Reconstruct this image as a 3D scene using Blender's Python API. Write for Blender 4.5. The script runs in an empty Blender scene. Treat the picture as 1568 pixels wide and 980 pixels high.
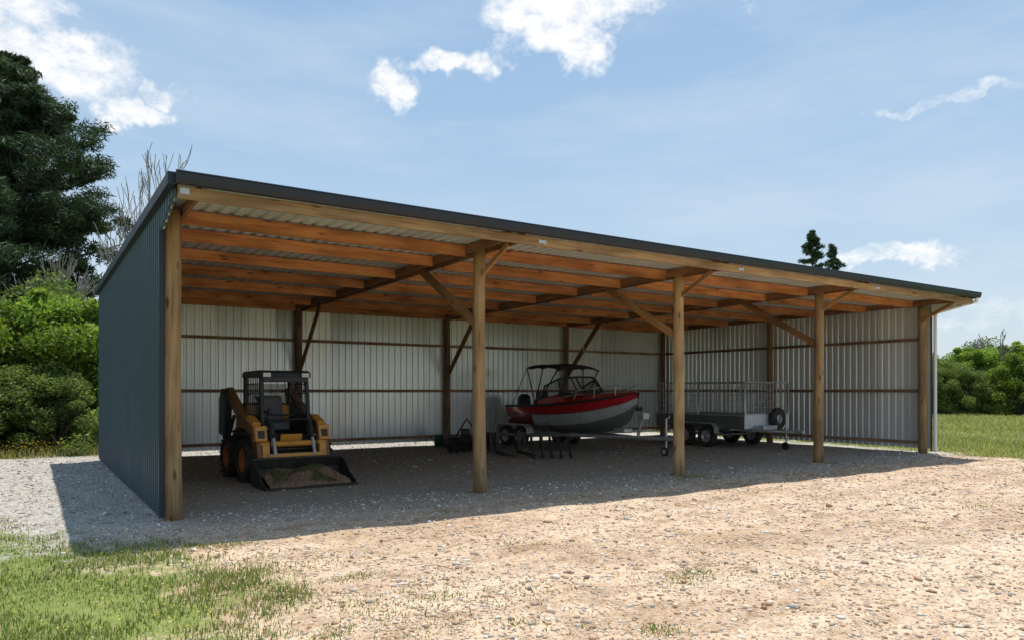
import bpy, math, random
import numpy as np
from mathutils import Vector, Matrix
random.seed(7); rng=np.random.default_rng(7)
D=bpy.data; sc=bpy.context.scene; COL=sc.collection
try:
    sc.view_settings.view_transform='Standard'; sc.view_settings.look='None'; sc.view_settings.exposure=0
except Exception: pass

# ------------------------------------------------------------ materials
def newmat(name):
    m=D.materials.new(name); m.use_nodes=True
    nt=m.node_tree; b=nt.nodes['Principled BSDF']; return m,nt,b
def ramp(nt,stops,interp='LINEAR'):
    r=nt.nodes.new('ShaderNodeValToRGB'); r.color_ramp.interpolation=interp
    e=r.color_ramp.elements
    while len(e)<len(stops): e.new(0.5)
    for i,(p,c) in enumerate(stops):
        e[i].position=p; e[i].color=(c[0],c[1],c[2],1)
    return r
def math_(nt,op,a=None,b=None,clamp=False):
    n=nt.nodes.new('ShaderNodeMath'); n.operation=op; n.use_clamp=clamp
    for i,v in enumerate((a,b)):
        if v is None: continue
        if isinstance(v,(int,float)): n.inputs[i].default_value=v
        else: nt.links.new(v,n.inputs[i])
    return n.outputs[0]
def mixc(nt,fac,a,b,bt='MIX'):
    n=nt.nodes.new('ShaderNodeMix'); n.data_type='RGBA'; n.blend_type=bt
    for i,v in ((0,fac),(6,a),(7,b)):
        if isinstance(v,(int,float)): n.inputs[i].default_value=v
        elif isinstance(v,tuple): n.inputs[i].default_value=(v[0],v[1],v[2],1)
        else: nt.links.new(v,n.inputs[i])
    return n.outputs[2]
def coords(nt,scale=(1,1,1),kind='Object'):
    tc=nt.nodes.new('ShaderNodeTexCoord'); mp=nt.nodes.new('ShaderNodeMapping')
    mp.inputs['Scale'].default_value=scale
    nt.links.new(tc.outputs[kind],mp.inputs[0]); return mp
def noise(nt,vec,scale,detail=3,rough=.55,dim='3D'):
    n=nt.nodes.new('ShaderNodeTexNoise'); n.noise_dimensions=dim; n.inputs['Scale'].default_value=scale
    n.inputs['Detail'].default_value=detail; n.inputs['Roughness'].default_value=rough
    nt.links.new(vec,n.inputs['Vector']); return n
def bump(nt,b,h,strength=.3,dist=.01):
    bp=nt.nodes.new('ShaderNodeBump'); bp.inputs['Strength'].default_value=strength
    bp.inputs['Distance'].default_value=dist
    nt.links.new(h,bp.inputs['Height']); nt.links.new(bp.outputs[0],b.inputs['Normal'])

def paint(name,c,rough=.5,metal=0,dirt=.35,dirtc=(.12,.09,.06),scale=5,coat=0):
    m,nt,b=newmat(name)
    mp=coords(nt); n=noise(nt,mp.outputs[0],scale,3,.65)
    r=ramp(nt,[(.42,(0,0,0)),(.75,(1,1,1))]); nt.links.new(n.outputs[0],r.inputs[0])
    f=math_(nt,'MULTIPLY',r.outputs[0],dirt)
    nt.links.new(mixc(nt,f,c,dirtc),b.inputs['Base Color'])
    rr=math_(nt,'ADD',math_(nt,'MULTIPLY',n.outputs[0],.3),rough-.15); nt.links.new(rr,b.inputs['Roughness'])
    b.inputs['Metallic'].default_value=metal
    b.inputs['Coat Weight'].default_value=coat
    return m
def wood(name,c1,c2,c3):
    m,nt,b=newmat(name)
    oi=nt.nodes.new('ShaderNodeObjectInfo')
    mp=coords(nt,(1.0,14,14))
    off=nt.nodes.new('ShaderNodeVectorMath'); off.operation='ADD'
    cm=nt.nodes.new('ShaderNodeCombineXYZ')
    for i in range(3): nt.links.new(math_(nt,'MULTIPLY',oi.outputs['Random'],37.0+i*11),cm.inputs[i])
    nt.links.new(mp.outputs[0],off.inputs[0]); nt.links.new(cm.outputs[0],off.inputs[1])
    n=noise(nt,off.outputs[0],1.6,4,.62)
    r=ramp(nt,[(.28,c3),(.45,c1),(.7,c2)]); nt.links.new(n.outputs[0],r.inputs[0])
    mp2=coords(nt,(1,3,3)); off2=nt.nodes.new('ShaderNodeVectorMath'); off2.operation='ADD'
    nt.links.new(mp2.outputs[0],off2.inputs[0]); nt.links.new(cm.outputs[0],off2.inputs[1])
    n2=noise(nt,off2.outputs[0],1.2,2,.5)
    r2=ramp(nt,[(.3,(.50,.46,.44)),(.62,(1,1,1))]); nt.links.new(n2.outputs[0],r2.inputs[0])
    c=mixc(nt,.85,r.outputs[0],r2.outputs[0],'MULTIPLY')
    v=nt.nodes.new('ShaderNodeTexVoronoi'); v.inputs['Scale'].default_value=1.9
    nt.links.new(off2.outputs[0],v.inputs['Vector'])
    r3=ramp(nt,[(.0,(.18,.10,.07)),(.10,(.45,.35,.28)),(.17,(1,1,1))]); nt.links.new(v.outputs['Distance'],r3.inputs[0])
    c=mixc(nt,.95,c,r3.outputs[0],'MULTIPLY')
    br=math_(nt,'ADD',math_(nt,'MULTIPLY',oi.outputs['Random'],.55),.72)
    hs=nt.nodes.new('ShaderNodeHueSaturation'); nt.links.new(c,hs.inputs['Color']); nt.links.new(br,hs.inputs['Value'])
    nt.links.new(hs.outputs[0],b.inputs['Base Color']); b.inputs['Roughness'].default_value=.78
    return m
def sheetmat(name,c,rough,metal,var=.25,streak=(.4,.37,.33),spec=.5):
    m,nt,b=newmat(name)
    mp=coords(nt)
    sep=nt.nodes.new('ShaderNodeSeparateXYZ'); nt.links.new(mp.outputs[0],sep.inputs[0])
    u=math_(nt,'ADD',sep.outputs[0],sep.outputs[1])
    cell=math_(nt,'FLOOR',math_(nt,'DIVIDE',u,.76))
    wn=nt.nodes.new('ShaderNodeTexWhiteNoise'); wn.noise_dimensions='1D'; nt.links.new(cell,wn.inputs['W'])
    mp2=coords(nt,(7,7,.35)); n=noise(nt,mp2.outputs[0],1.5,3,.6)
    f=math_(nt,'MULTIPLY',n.outputs[0],.5)
    col=mixc(nt,f,c,streak)
    v=math_(nt,'ADD',math_(nt,'MULTIPLY',wn.outputs[0],var),1-var/2)
    hs=nt.nodes.new('ShaderNodeHueSaturation'); nt.links.new(col,hs.inputs['Color']); nt.links.new(v,hs.inputs['Value'])
    nt.links.new(hs.outputs[0],b.inputs['Base Color'])
    b.inputs['Metallic'].default_value=metal; b.inputs['Specular IOR Level'].default_value=spec
    nt.links.new(math_(nt,'ADD',math_(nt,'MULTIPLY',wn.outputs[0],.14),rough),b.inputs['Roughness'])
    mp3=coords(nt,(1,1,.5)); n3=noise(nt,mp3.outputs[0],2.2,1); bump(nt,b,n3.outputs[0],.3,.025)
    return m
def glassmat(name,c=(.03,.035,.04),alpha=.4):
    m,nt,b=newmat(name)
    b.inputs['Base Color'].default_value=(*c,1); b.inputs['Roughness'].default_value=.08
    b.inputs['Alpha'].default_value=alpha
    return m

M={}
M['ext']=sheetmat('shed_cladding_blue_grey',(.042,.074,.10),.42,.0,.12,(.058,.083,.105))
M['int']=sheetmat('cladding_inside_grey',(.88,.90,.89),.22,.45,.34,(.74,.75,.73))
M['roofin']=sheetmat('roof_underside',(.62,.66,.63),.5,.1,.15,(.54,.56,.54))
M['trim']=paint('dark_flashing',(.012,.020,.034),.5,0,.06,(.05,.05,.06))
M['post']=wood('treated_post_timber',(.44,.27,.12),(.54,.37,.18),(.25,.145,.06))
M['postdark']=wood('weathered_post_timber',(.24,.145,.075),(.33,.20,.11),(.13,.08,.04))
M['beam']=wood('front_beam_timber',(.50,.29,.12),(.62,.42,.21),(.28,.145,.055))
M['purlin']=wood('purlin_timber',(.58,.22,.075),(.70,.33,.125),(.34,.11,.04))
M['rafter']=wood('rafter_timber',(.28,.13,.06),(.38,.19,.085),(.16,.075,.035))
M['brace']=wood('brace_timber',(.44,.22,.09),(.54,.31,.14),(.28,.13,.055))
M['girt']=wood('girt_timber',(.34,.20,.13),(.42,.27,.17),(.2,.12,.08))
M['galv']=paint('galvanised_steel',(.55,.57,.58),.42,.5,.3,(.35,.35,.35))
M['white']=paint('white_pvc',(.8,.8,.78),.4,0,.1,(.5,.48,.42))
M['yel']=paint('loader_yellow_orange',(.78,.34,.05),.45,0,.45,(.26,.14,.07),6)
M['armb']=paint('loader_arm_brown',(.28,.13,.035),.5,0,.5,(.10,.06,.04),6)
M['dkst']=paint('dark_steel',(.028,.027,.027),.5,.2,.5,(.13,.10,.07),7)
M['cab']=paint('cab_dark_grey',(.028,.031,.035),.45,0,.3,(.09,.08,.07))
M['rub']=paint('tyre_rubber',(.022,.021,.02),.85,0,.7,(.14,.115,.09),9)
M['seat']=paint('seat_vinyl',(.13,.13,.14),.6,0,.2)
M['dirt']=paint('bucket_soil',(.26,.16,.10),.95,0,.7,(.12,.08,.05),10)
M['red']=paint('boat_red',(.50,.012,.02),.25,0,.1,(.25,.03,.03),2,coat=.6)
M['redd']=paint('boat_dark_red',(.20,.014,.018),.3,0,.2,(.08,.02,.02),2,coat=.4)
M['alu']=paint('boat_aluminium',(.66,.67,.69),.28,.4,.2,(.42,.42,.43),3)
M['bot']=paint('boat_bottom',(.22,.225,.23),.4,.4,.3,(.28,.27,.25),3)
M['black']=paint('black_trim',(.02,.02,.022),.45,0,.2,(.08,.08,.08))
M['canv']=paint('black_canvas',(.018,.018,.02),.8,0,.3,(.06,.06,.06))
M['glass']=glassmat('tinted_glass')
M['trpan']=paint('trailer_panel_grey',(.15,.16,.165),.45,.3,.35,(.22,.21,.19))
M['trlight']=paint('trailer_front_panel',(.76,.78,.79),.4,.15,.2,(.5,.5,.5))
M['green']=paint('green_plastic',(.02,.16,.07),.5,0,.2)
M['lamp']=paint('lamp_lens',(.85,.85,.8),.2,0,.05)
M['orange']=paint('rusty_orange',(.55,.16,.04),.6,0,.4,(.14,.08,.05))
M['bark']=paint('bark',(.13,.10,.075),.9,0,.6,(.06,.045,.035),8)
M['deadwood']=paint('dead_wood',(.36,.32,.28),.9,0,.4,(.20,.17,.14),8)

def attrmat(name,rough=.9,transl=0):
    m,nt,b=newmat(name)
    a=nt.nodes.new('ShaderNodeAttribute'); a.attribute_name='col'
    c=a.outputs['Color']
    nt.links.new(c,b.inputs['Base Color']); b.inputs['Roughness'].default_value=rough
    b.inputs['Specular IOR Level'].default_value=.25
    if transl:
        t=nt.nodes.new('ShaderNodeBsdfTranslucent'); ms=nt.nodes.new('ShaderNodeMixShader')
        tc=mixc(nt,1,c,(1.35,1.3,.7),'MULTIPLY'); nt.links.new(tc,t.inputs[0])
        ms.inputs[0].default_value=transl
        out=nt.nodes['Material Output']
        nt.links.new(b.outputs[0],ms.inputs[1]); nt.links.new(t.outputs[0],ms.inputs[2]); nt.links.new(ms.outputs[0],out.inputs[0])
    return m
M['leaf']=attrmat('leaf_foliage',.6,.4)
M['needle']=attrmat('needle_foliage',.7,.1)
M['grass']=attrmat('grass_blades',.7,.3)
M['stone']=attrmat('gravel_stone',.9,0)

# ------------------------------------------------------------ mesh helpers
def link(o,parent=None):
    COL.objects.link(o)
    if parent: o.parent=parent
    return o
def empty(name,loc=(0,0,0),rz=0):
    e=D.objects.new(name,None); e.location=loc; e.rotation_euler=(0,0,rz); e.empty_display_size=.3
    COL.objects.link(e); return e
def mk(name,v,f,mat,parent=None,smooth=False,mats=None,idx=None):
    me=D.meshes.new(name); me.from_pydata([tuple(p) for p in v],[],f)
    if mats:
        for mm in mats: me.materials.append(mm)
        for p,i in zip(me.polygons,idx): p.material_index=i
    elif mat: me.materials.append(mat)
    if smooth:
        for p in me.polygons: p.use_smooth=True
    me.update(); o=D.objects.new(name,me); return link(o,parent)
def fast(name,V,F,mat,col=None,parent=None,smooth=False):
    V=np.asarray(V,dtype=np.float32); F=np.asarray(F,dtype=np.int32); K=F.shape[1]
    me=D.meshes.new(name); me.vertices.add(len(V)); me.vertices.foreach_set('co',V.ravel())
    me.loops.add(F.size); me.loops.foreach_set('vertex_index',F.ravel())
    me.polygons.add(len(F)); me.polygons.foreach_set('loop_start',np.arange(len(F),dtype=np.int32)*K)
    try: me.polygons.foreach_set('loop_total',np.full(len(F),K,dtype=np.int32))
    except Exception: pass
    if smooth: me.polygons.foreach_set('use_smooth',np.ones(len(F),dtype=bool))
    me.update(calc_edges=True)
    if col is not None:
        ca=me.color_attributes.new('col','FLOAT_COLOR','POINT')
        c4=np.ones((len(V),4),dtype=np.float32); c4[:,:3]=col; ca.data.foreach_set('color',c4.ravel())
    me.materials.append(mat); o=D.objects.new(name,me); return link(o,parent)
def bev(o,w=.008,seg=2):
    m=o.modifiers.new('bev','BEVEL'); m.width=w; m.segments=seg; m.limit_method='ANGLE'; m.angle_limit=math.radians(40)
    return o
def box(name,c,s,mat,parent=None,rot=(0,0,0),bw=.008):
    x,y,z=s[0]/2,s[1]/2,s[2]/2
    v=[(i*x,j*y,k*z) for i in(-1,1) for j in(-1,1) for k in(-1,1)]
    f=[(0,1,3,2),(4,6,7,5),(0,4,5,1),(2,3,7,6),(0,2,6,4),(1,5,7,3)]
    o=mk(name,v,f,mat,parent); o.location=c; o.rotation_euler=rot
    if bw: bev(o,bw)
    return o
def prism(name,prof,x0,x1,mat,parent=None,bw=.006,axis='X'):
    n=len(prof)
    if axis=='X':
        v=[(x0,p[0],p[1]) for p in prof]+[(x1,p[0],p[1]) for p in prof]
    else:
        v=[(p[0],x0,p[1]) for p in prof]+[(p[0],x1,p[1]) for p in prof]
    f=[tuple(range(n))[::-1],tuple(range(n,2*n))]+[(i,(i+1)%n,n+(i+1)%n,n+i) for i in range(n)]
    o=mk(name,v,f,mat,parent)
    if bw: bev(o,bw)
    return o
def orient(p1,p2):
    p1=Vector(p1);p2=Vector(p2); d=(p2-p1); L=d.length; d.normalize()
    up=Vector((0,0,1)) if abs(d.z)<.95 else Vector((0,1,0))
    y=up.cross(d).normalized(); z=d.cross(y)
    m=Matrix((d,y,z)).transposed().to_4x4(); m.translation=(p1+p2)/2
    return m,L
def timber(name,p1,p2,w,h,mat,parent):
    m,L=orient(p1,p2); o=box(name,(0,0,0),(L,w,h),mat,parent,bw=.006); o.matrix_local=m; return o
def pole(name,p1,p2,r1,r2,mat,parent,n=20,wob=.008):
    m,L=orient(p1,p2); rings=12; v=[];f=[]
    ph=random.random()*6
    for i in range(rings+1):
        t=i/rings; r=r1+(r2-r1)*t
        ox=math.sin(t*5+ph)*wob; oy=math.cos(t*4+ph*2)*wob
        for k in range(n):
            a=2*math.pi*k/n; rr=r*(1+.03*math.sin(3*a+ph+t*2))
            v.append((-L/2+L*t,ox+rr*math.cos(a),oy+rr*math.sin(a)))
    for i in range(rings):
        for k in range(n):
            a=i*n+k;b=i*n+(k+1)%n; f.append((a,b,b+n,a+n))
    f.append(tuple(range(n))[::-1]); f.append(tuple(rings*n+k for k in range(n)))
    o=mk(name,v,f,mat,parent)
    for p in o.data.polygons: p.use_smooth=len(p.vertices)==4
    o.matrix_local=m; return o
def tube(name,pts,r,mat,parent,cyc=False):
    cu=D.curves.new(name,'CURVE'); cu.dimensions='3D'; cu.bevel_depth=r; cu.bevel_resolution=2; cu.use_fill_caps=True
    s=cu.splines.new('POLY'); s.points.add(len(pts)-1)
    for i,p in enumerate(pts): s.points[i].co=(*p,1)
    s.use_cyclic_u=cyc; cu.materials.append(mat)
    return link(D.objects.new(name,cu),parent)
def lathe(name,prof,mat,parent,loc,n=32,ax='X'):
    v=[];f=[]
    for k in range(n):
        a=2*math.pi*k/n
        for (r,x) in prof:
            if ax=='X': v.append((x,r*math.cos(a),r*math.sin(a)))
            else: v.append((r*math.cos(a),r*math.sin(a),x))
    P=len(prof)
    for k in range(n):
        k2=(k+1)%n
        for i in range(P-1): f.append((k*P+i,k2*P+i,k2*P+i+1,k*P+i+1))
    o=mk(name,v,f,mat,parent,True); o.location=loc; return o
def wheel(name,loc,R,w,parent,rimmat,lug=False):
    h=w/2
    lathe(name+'_tyre',[(R*.55,-h*.75),(R*.62,-h*.95),(R*.85,-h),(R*.95,-h*.88),(R,-h*.6),(R,h*.6),(R*.95,h*.88),(R*.85,h),(R*.62,h*.95),(R*.55,h*.75)],M['rub'],parent,loc)
    lathe(name+'_rim',[(.001,-h*.35),(R*.2,-h*.4),(R*.22,-h*.25),(R*.45,-h*.2),(R*.5,-h*.7),(R*.57,-h*.8),(R*.57,h*.8),(R*.5,h*.7),(R*.45,h*.2),(R*.22,h*.25),(R*.2,h*.4),(.001,h*.35)],rimmat,parent,loc)
    if lug:
        v=[];f=[];nn=18
        for k in range(nn):
            for s in(-1,1):
                a=2*math.pi*(k+(.5 if s>0 else 0))/nn
                b0=len(v)
                for xx,da in ((0.02*s,.0),(h*.98*s,.16)):
                    for dd in(-.045,.045):
                        for rr in(R*.96,R*1.05):
                            aa=a+da+dd; v.append((xx,rr*math.cos(aa),rr*math.sin(aa)))
                f+= [tuple(b0+i for i in q) for q in ((0,1,3,2),(4,6,7,5),(0,4,5,1),(2,3,7,6),(0,2,6,4),(1,5,7,3))]
        o=mk(name+'_lugs',v,f,M['rub'],parent); o.location=loc

# ------------------------------------------------------------ camera & light
cam=D.cameras.new('camera'); co=D.objects.new('camera',cam); COL.objects.link(co); sc.camera=co
cam.lens=25.71; cam.sensor_width=36; cam.shift_y=.0689; cam.clip_end=5000
co.location=(-1.53,-10.22,1.65); co.rotation_euler=(math.radians(90),0,math.radians(-33.4))
sd=Vector((-.93,-.6,-4.1)).normalized()
sl=D.lights.new('sun','SUN'); sl.energy=5.0; sl.angle=math.radians(.53); sl.color=(1,.96,.90)
so=D.objects.new('sun',sl); so.rotation_euler=sd.to_track_quat('-Z','Y').to_euler(); so.location=(10,5,30); COL.objects.link(so)

# ------------------------------------------------------------ world with clouds
w=D.worlds.new('World'); sc.world=w; w.use_nodes=True; nt=w.node_tree
bg=nt.nodes['Background']; 
sky=nt.nodes.new('ShaderNodeTexSky'); sky.sky_type='NISHITA'; sky.sun_disc=False
sky.sun_elevation=math.radians(74.9); sky.sun_rotation=math.radians(57.2)
sky.air_density=1.0; sky.dust_density=1.2; sky.ozone_density=1.0
tc=nt.nodes.new('ShaderNodeTexCoord'); sep=nt.nodes.new('ShaderNodeSeparateXYZ'); nt.links.new(tc.outputs['Generated'],sep.inputs[0])
az=math_(nt,'MULTIPLY',math_(nt,'ARCTAN2',sep.outputs[0],sep.outputs[1]),57.2958)
el=math_(nt,'MULTIPLY',math_(nt,'ARCSINE',sep.outputs[2]),57.2958)
nB=noise(nt,tc.outputs['Generated'],13,4,.62)
sB=nt.nodes.new('ShaderNodeSeparateColor'); nt.links.new(nB.outputs['Color'],sB.inputs[0])
azd=math_(nt,'ADD',az,math_(nt,'MULTIPLY',math_(nt,'SUBTRACT',sB.outputs[0],.5),8))
eld=math_(nt,'ADD',el,math_(nt,'MULTIPLY',math_(nt,'SUBTRACT',sB.outputs[1],.5),5))
clouds=[(36.2,27.2,5.4,2.9,1),(41.8,28.2,4.8,2.2,1),(38.8,25.2,3.4,1.8,1),(32.5,24.6,1.8,1.0,.6),(28.4,23.8,3.2,1.1,.9),(24.2,22.3,2.4,1.3,.8),
 (-3,23.8,5.4,2.2,.95),(1.6,20.8,5.4,2.3,1),(5.6,18.5,2.8,1.0,.95),(8.0,19.8,1.6,.9,.7),(60,9.2,4.6,.9,.9),(64,18.5,6,.5,.5),
 (66,5.0,9,1.5,.5),(69.5,11.7,1,.6,.9),(50.4,27,1.0,.8,.5),(-16,15,6,2,.9),(88,20,8,3,.9)]
tot=None
for a,e,rx,ry,k in clouds:
    dx=math_(nt,'DIVIDE',math_(nt,'SUBTRACT',azd,a),rx); dy=math_(nt,'DIVIDE',math_(nt,'SUBTRACT',eld,e),ry)
    d=math_(nt,'ADD',math_(nt,'MULTIPLY',dx,dx),math_(nt,'MULTIPLY',dy,dy))
    d=math_(nt,'MULTIPLY',math_(nt,'SUBTRACT',1.4,d,True),k)
    tot=d if tot is None else math_(nt,'MAXIMUM',tot,d)
mpp=nt.nodes.new('ShaderNodeMapping'); mpp.inputs['Location'].default_value=(2,8,1); mpp.inputs['Scale'].default_value=(1,1,1.6); nt.links.new(tc.outputs['Generated'],mpp.inputs[0])
nC=noise(nt,mpp.outputs[0],17,8,.70)
dens=math_(nt,'ADD',tot,math_(nt,'MULTIPLY',math_(nt,'SUBTRACT',nC.outputs[0],.59),3.2))
dens=math_(nt,'MULTIPLY',dens,math_(nt,'MULTIPLY',tot,1.5,True))
rc=ramp(nt,[(.0,(0,0,0)),(.3,(.28,.28,.28)),(.9,(1,1,1))],'LINEAR'); nt.links.new(dens,rc.inputs[0])
mpw=nt.nodes.new('ShaderNodeMapping'); mpw.inputs['Scale'].default_value=(1,1,4.5); mpw.inputs['Rotation'].default_value=(.15,.1,0); nt.links.new(tc.outputs['Generated'],mpw.inputs[0])
nW=noise(nt,mpw.outputs[0],2.4,5,.6)
rw=ramp(nt,[(.42,(0,0,0)),(.8,(.42,.42,.42))]); nt.links.new(nW.outputs[0],rw.inputs[0])
elr=math_(nt,'DIVIDE',el,90,True)
hzc=ramp(nt,[(0,(.66,.75,.83)),(.08,(.57,.71,.84)),(.2,(.41,.60,.81)),(.35,(.30,.50,.76)),(1,(.20,.38,.66))]); nt.links.new(elr,hzc.inputs[0])
hv=mixc(nt,1,hzc.outputs[0],(6.7,6.7,6.7),'MULTIPLY')
c=mixc(nt,.78,sky.outputs[0],hv)
c=mixc(nt,rw.outputs[0],c,(5.6,5.9,6.2))
c=mixc(nt,rc.outputs[0],c,(6.9,6.95,7.0))
nt.links.new(c,bg.inputs[0]); bg.inputs[1].default_value=.15

# ------------------------------------------------------------ ground
def gval(X,Y):
    xb=np.interp(Y,[-14,-7,-5.1,-4.06,-2.9,-2.1,-1.2,.75,2,12],[-.7,-.7,-.3,.1,-.1,-.55,-1.2,-1.8,-3.4,-3.6])
    g1=xb-X; g2=Y-11.4
    xe=np.interp(Y,[-12,-2.4,0,10],[18.0,18.1,18.8,19.2]); g3=X-xe
    g4=-Y-26
    return np.maximum(np.maximum(g1,g2),np.maximum(g3,g4))
def axis(lo,hi,st,far):
    core=np.arange(lo,hi+1e-6,st); a=[];s=st;p=hi
    while p<far: s*=1.35;p+=s;a.append(p)
    b=[];s=st;p=lo
    while p>-far: s*=1.35;p-=s;b.append(p)
    return np.array(b[::-1]+list(core)+a)
gx=axis(-8,26,.2,1500); gy=axis(-12,16,.2,1500)
XX,YY=np.meshgrid(gx,gy); nx,ny=len(gx),len(gy)
def zfun(X,Y):
    z=.012*np.sin(X*1.7+.6*np.sin(Y*1.1))*np.cos(Y*1.3+X*.4)+.008*np.sin(X*4.1+Y*2.7)+.006*np.cos(X*2.3-Y*5.1)
    out=np.clip(np.maximum(-Y-.5,np.maximum(-X-.6,X-18.6)),0,1)
    far=np.clip((60-np.abs(X))/30,0,1)
    return z*(.35+out)*far
ZZ=zfun(XX,YY)
V=np.stack([XX,YY,ZZ],-1).reshape(-1,3)
I=np.arange(nx*ny).reshape(ny,nx)
F=np.stack([I[:-1,:-1],I[:-1,1:],I[1:,1:],I[1:,:-1]],-1).reshape(-1,4)
G=gval(XX,YY)
greyv=np.clip(np.maximum((YY+1.5)/1.6,np.clip(-XX/1.2,0,1)*np.clip((YY+3)/1,0,1)),0,1)
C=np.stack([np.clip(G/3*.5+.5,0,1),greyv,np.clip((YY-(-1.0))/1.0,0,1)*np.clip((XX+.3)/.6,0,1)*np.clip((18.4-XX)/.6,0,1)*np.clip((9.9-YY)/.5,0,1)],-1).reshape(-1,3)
m,nt,b=newmat('gravel_and_grass_ground'); M['ground']=m
mp=coords(nt); P=mp.outputs[0]
at=nt.nodes.new('ShaderNodeAttribute'); at.attribute_name='col'
sp=nt.nodes.new('ShaderNodeSeparateColor'); nt.links.new(at.outputs['Color'],sp.inputs[0])
wv=nt.nodes.new('ShaderNodeVectorMath'); wv.operation='ADD'
nd=noise(nt,P,22,2,dim='2D'); sc1=nt.nodes.new('ShaderNodeVectorMath'); sc1.operation='SCALE'; sc1.inputs['Scale'].default_value=.05
nt.links.new(nd.outputs['Color'],sc1.inputs[0]); nt.links.new(P,wv.inputs[0]); nt.links.new(sc1.outputs[0],wv.inputs[1])
def vor(scale):
    v=nt.nodes.new('ShaderNodeTexVoronoi'); v.voronoi_dimensions='2D'; v.inputs['Scale'].default_value=scale; nt.links.new(wv.outputs[0],v.inputs['Vector']); 
    s=nt.nodes.new('ShaderNodeSeparateColor'); nt.links.new(v.outputs['Color'],s.inputs[0]); return v,s
v1,s1=vor(40); v2,s2=vor(110)
tan=[(0,(.32,.21,.13)),(.25,(.50,.355,.235)),(.5,(.62,.465,.325)),(.75,(.73,.60,.455)),(1,(.48,.42,.35))]
gry=[(0,(.22,.185,.15)),(.3,(.36,.325,.28)),(.6,(.48,.45,.405)),(.85,(.63,.61,.56)),(1,(.30,.265,.22))]
ra=ramp(nt,tan); nt.links.new(s1.outputs[0],ra.inputs[0]); rb=ramp(nt,tan); nt.links.new(s2.outputs[1],rb.inputs[0])
ga=ramp(nt,gry); nt.links.new(s1.outputs[0],ga.inputs[0]); gb=ramp(nt,gry); nt.links.new(s2.outputs[1],gb.inputs[0])
ct=mixc(nt,.5,ra.outputs[0],rb.outputs[0]); cg=mixc(nt,.5,ga.outputs[0],gb.outputs[0])
nl=noise(nt,P,.55,4,.6,'2D'); rl=ramp(nt,[(.3,(.84,.79,.73)),(.5,(1.0,.98,.96)),(.72,(1.12,1.12,1.12))]); nt.links.new(nl.outputs[0],rl.inputs[0])
ct=mixc(nt,1,ct,rl.outputs[0],'MULTIPLY')
nl2=noise(nt,P,3.2,6,.75,'2D'); rl2=ramp(nt,[(.33,(.64,.58,.52)),(.48,(.97,.96,.95)),(.7,(1.14,1.13,1.12))]); nt.links.new(nl2.outputs[0],rl2.inputs[0])
ct=mixc(nt,.9,ct,rl2.outputs[0],'MULTIPLY'); cg=mixc(nt,.8,cg,rl2.outputs[0],'MULTIPLY')
mpt=nt.nodes.new('ShaderNodeMapping'); mpt.inputs['Rotation'].default_value=(0,0,math.radians(-22)); mpt.inputs['Scale'].default_value=(.12,1.1,1); nt.links.new(P,mpt.inputs[0])
nt_=noise(nt,mpt.outputs[0],1.6,3,.5,'2D'); rt_=ramp(nt,[(.38,(.86,.83,.80)),(.5,(1,1,1)),(.65,(1.05,1.05,1.05))]); nt.links.new(nt_.outputs[0],rt_.inputs[0])
ct=mixc(nt,.9,ct,rt_.outputs[0],'MULTIPLY')
gf=math_(nt,'ADD',sp.outputs[1],math_(nt,'MULTIPLY',math_(nt,'SUBTRACT',nl.outputs[0],.5),.8),True)
c=mixc(nt,gf,ct,cg)
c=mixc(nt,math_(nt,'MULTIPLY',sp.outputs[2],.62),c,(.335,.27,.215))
ng=noise(nt,P,1.3,5,.65,'2D'); ng2=noise(nt,P,9,4,.7,'2D'); ng3=noise(nt,P,.18,2,.5,'2D')
rg=ramp(nt,[(.3,(.075,.115,.025)),(.5,(.14,.19,.045)),(.66,(.25,.26,.09)),(.78,(.44,.36,.21))]); nt.links.new(ng2.outputs[0],rg.inputs[0])
rg2=ramp(nt,[(.35,(.10,.15,.03)),(.65,(.28,.30,.09))]); nt.links.new(ng3.outputs[0],rg2.inputs[0])
gc=mixc(nt,.5,rg.outputs[0],rg2.outputs[0])
gm=math_(nt,'ADD',sp.outputs[0],math_(nt,'MULTIPLY',math_(nt,'SUBTRACT',ng.outputs[0],.5),.5))
gm=math_(nt,'ADD',gm,math_(nt,'MULTIPLY',math_(nt,'SUBTRACT',ng2.outputs[0],.5),.35))
rgm=ramp(nt,[(.47,(0,0,0)),(.60,(1,1,1))]); nt.links.new(gm,rgm.inputs[0])
c=mixc(nt,rgm.outputs[0],c,gc)
nt.links.new(c,b.inputs['Base Color']); b.inputs['Roughness'].default_value=.95; b.inputs['Specular IOR Level'].default_value=.1
bump(nt,b,math_(nt,'MULTIPLY',v1.outputs['Distance'],-1.0),.5,.015)
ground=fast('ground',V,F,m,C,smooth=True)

def scatter_polar(n,rmin,rmax,a0,a1,pw=1.5):
    r=rmin+(rng.random(n)**pw)*(rmax-rmin); a=np.radians(a0+(a1-a0)*rng.random(n))
    return -1.53+r*np.sin(a),-10.22+r*np.cos(a),r
t=(1+5**.5)/2
ico=np.array([(-1,t,0),(1,t,0),(-1,-t,0),(1,-t,0),(0,-1,t),(0,1,t),(0,-1,-t),(0,1,-t),(t,0,-1),(t,0,1),(-t,0,-1),(-t,0,1)])/1.9
icof=np.array([(0,11,5),(0,5,1),(0,1,7),(0,7,10),(0,10,11),(1,5,9),(5,11,4),(11,10,2),(10,7,6),(7,1,8),(3,9,4),(3,4,2),(3,2,6),(3,6,8),(3,8,9),(4,9,5),(2,4,11),(6,2,10),(8,6,7),(9,8,1)])
x,y,r=scatter_polar(150000,3.4,24,-42,88,1.2)
g=gval(x,y)+rng.normal(0,.35,len(x))
inside=(y>.4)&(x>.1)&(x<18.3)&(y<9.6)
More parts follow.
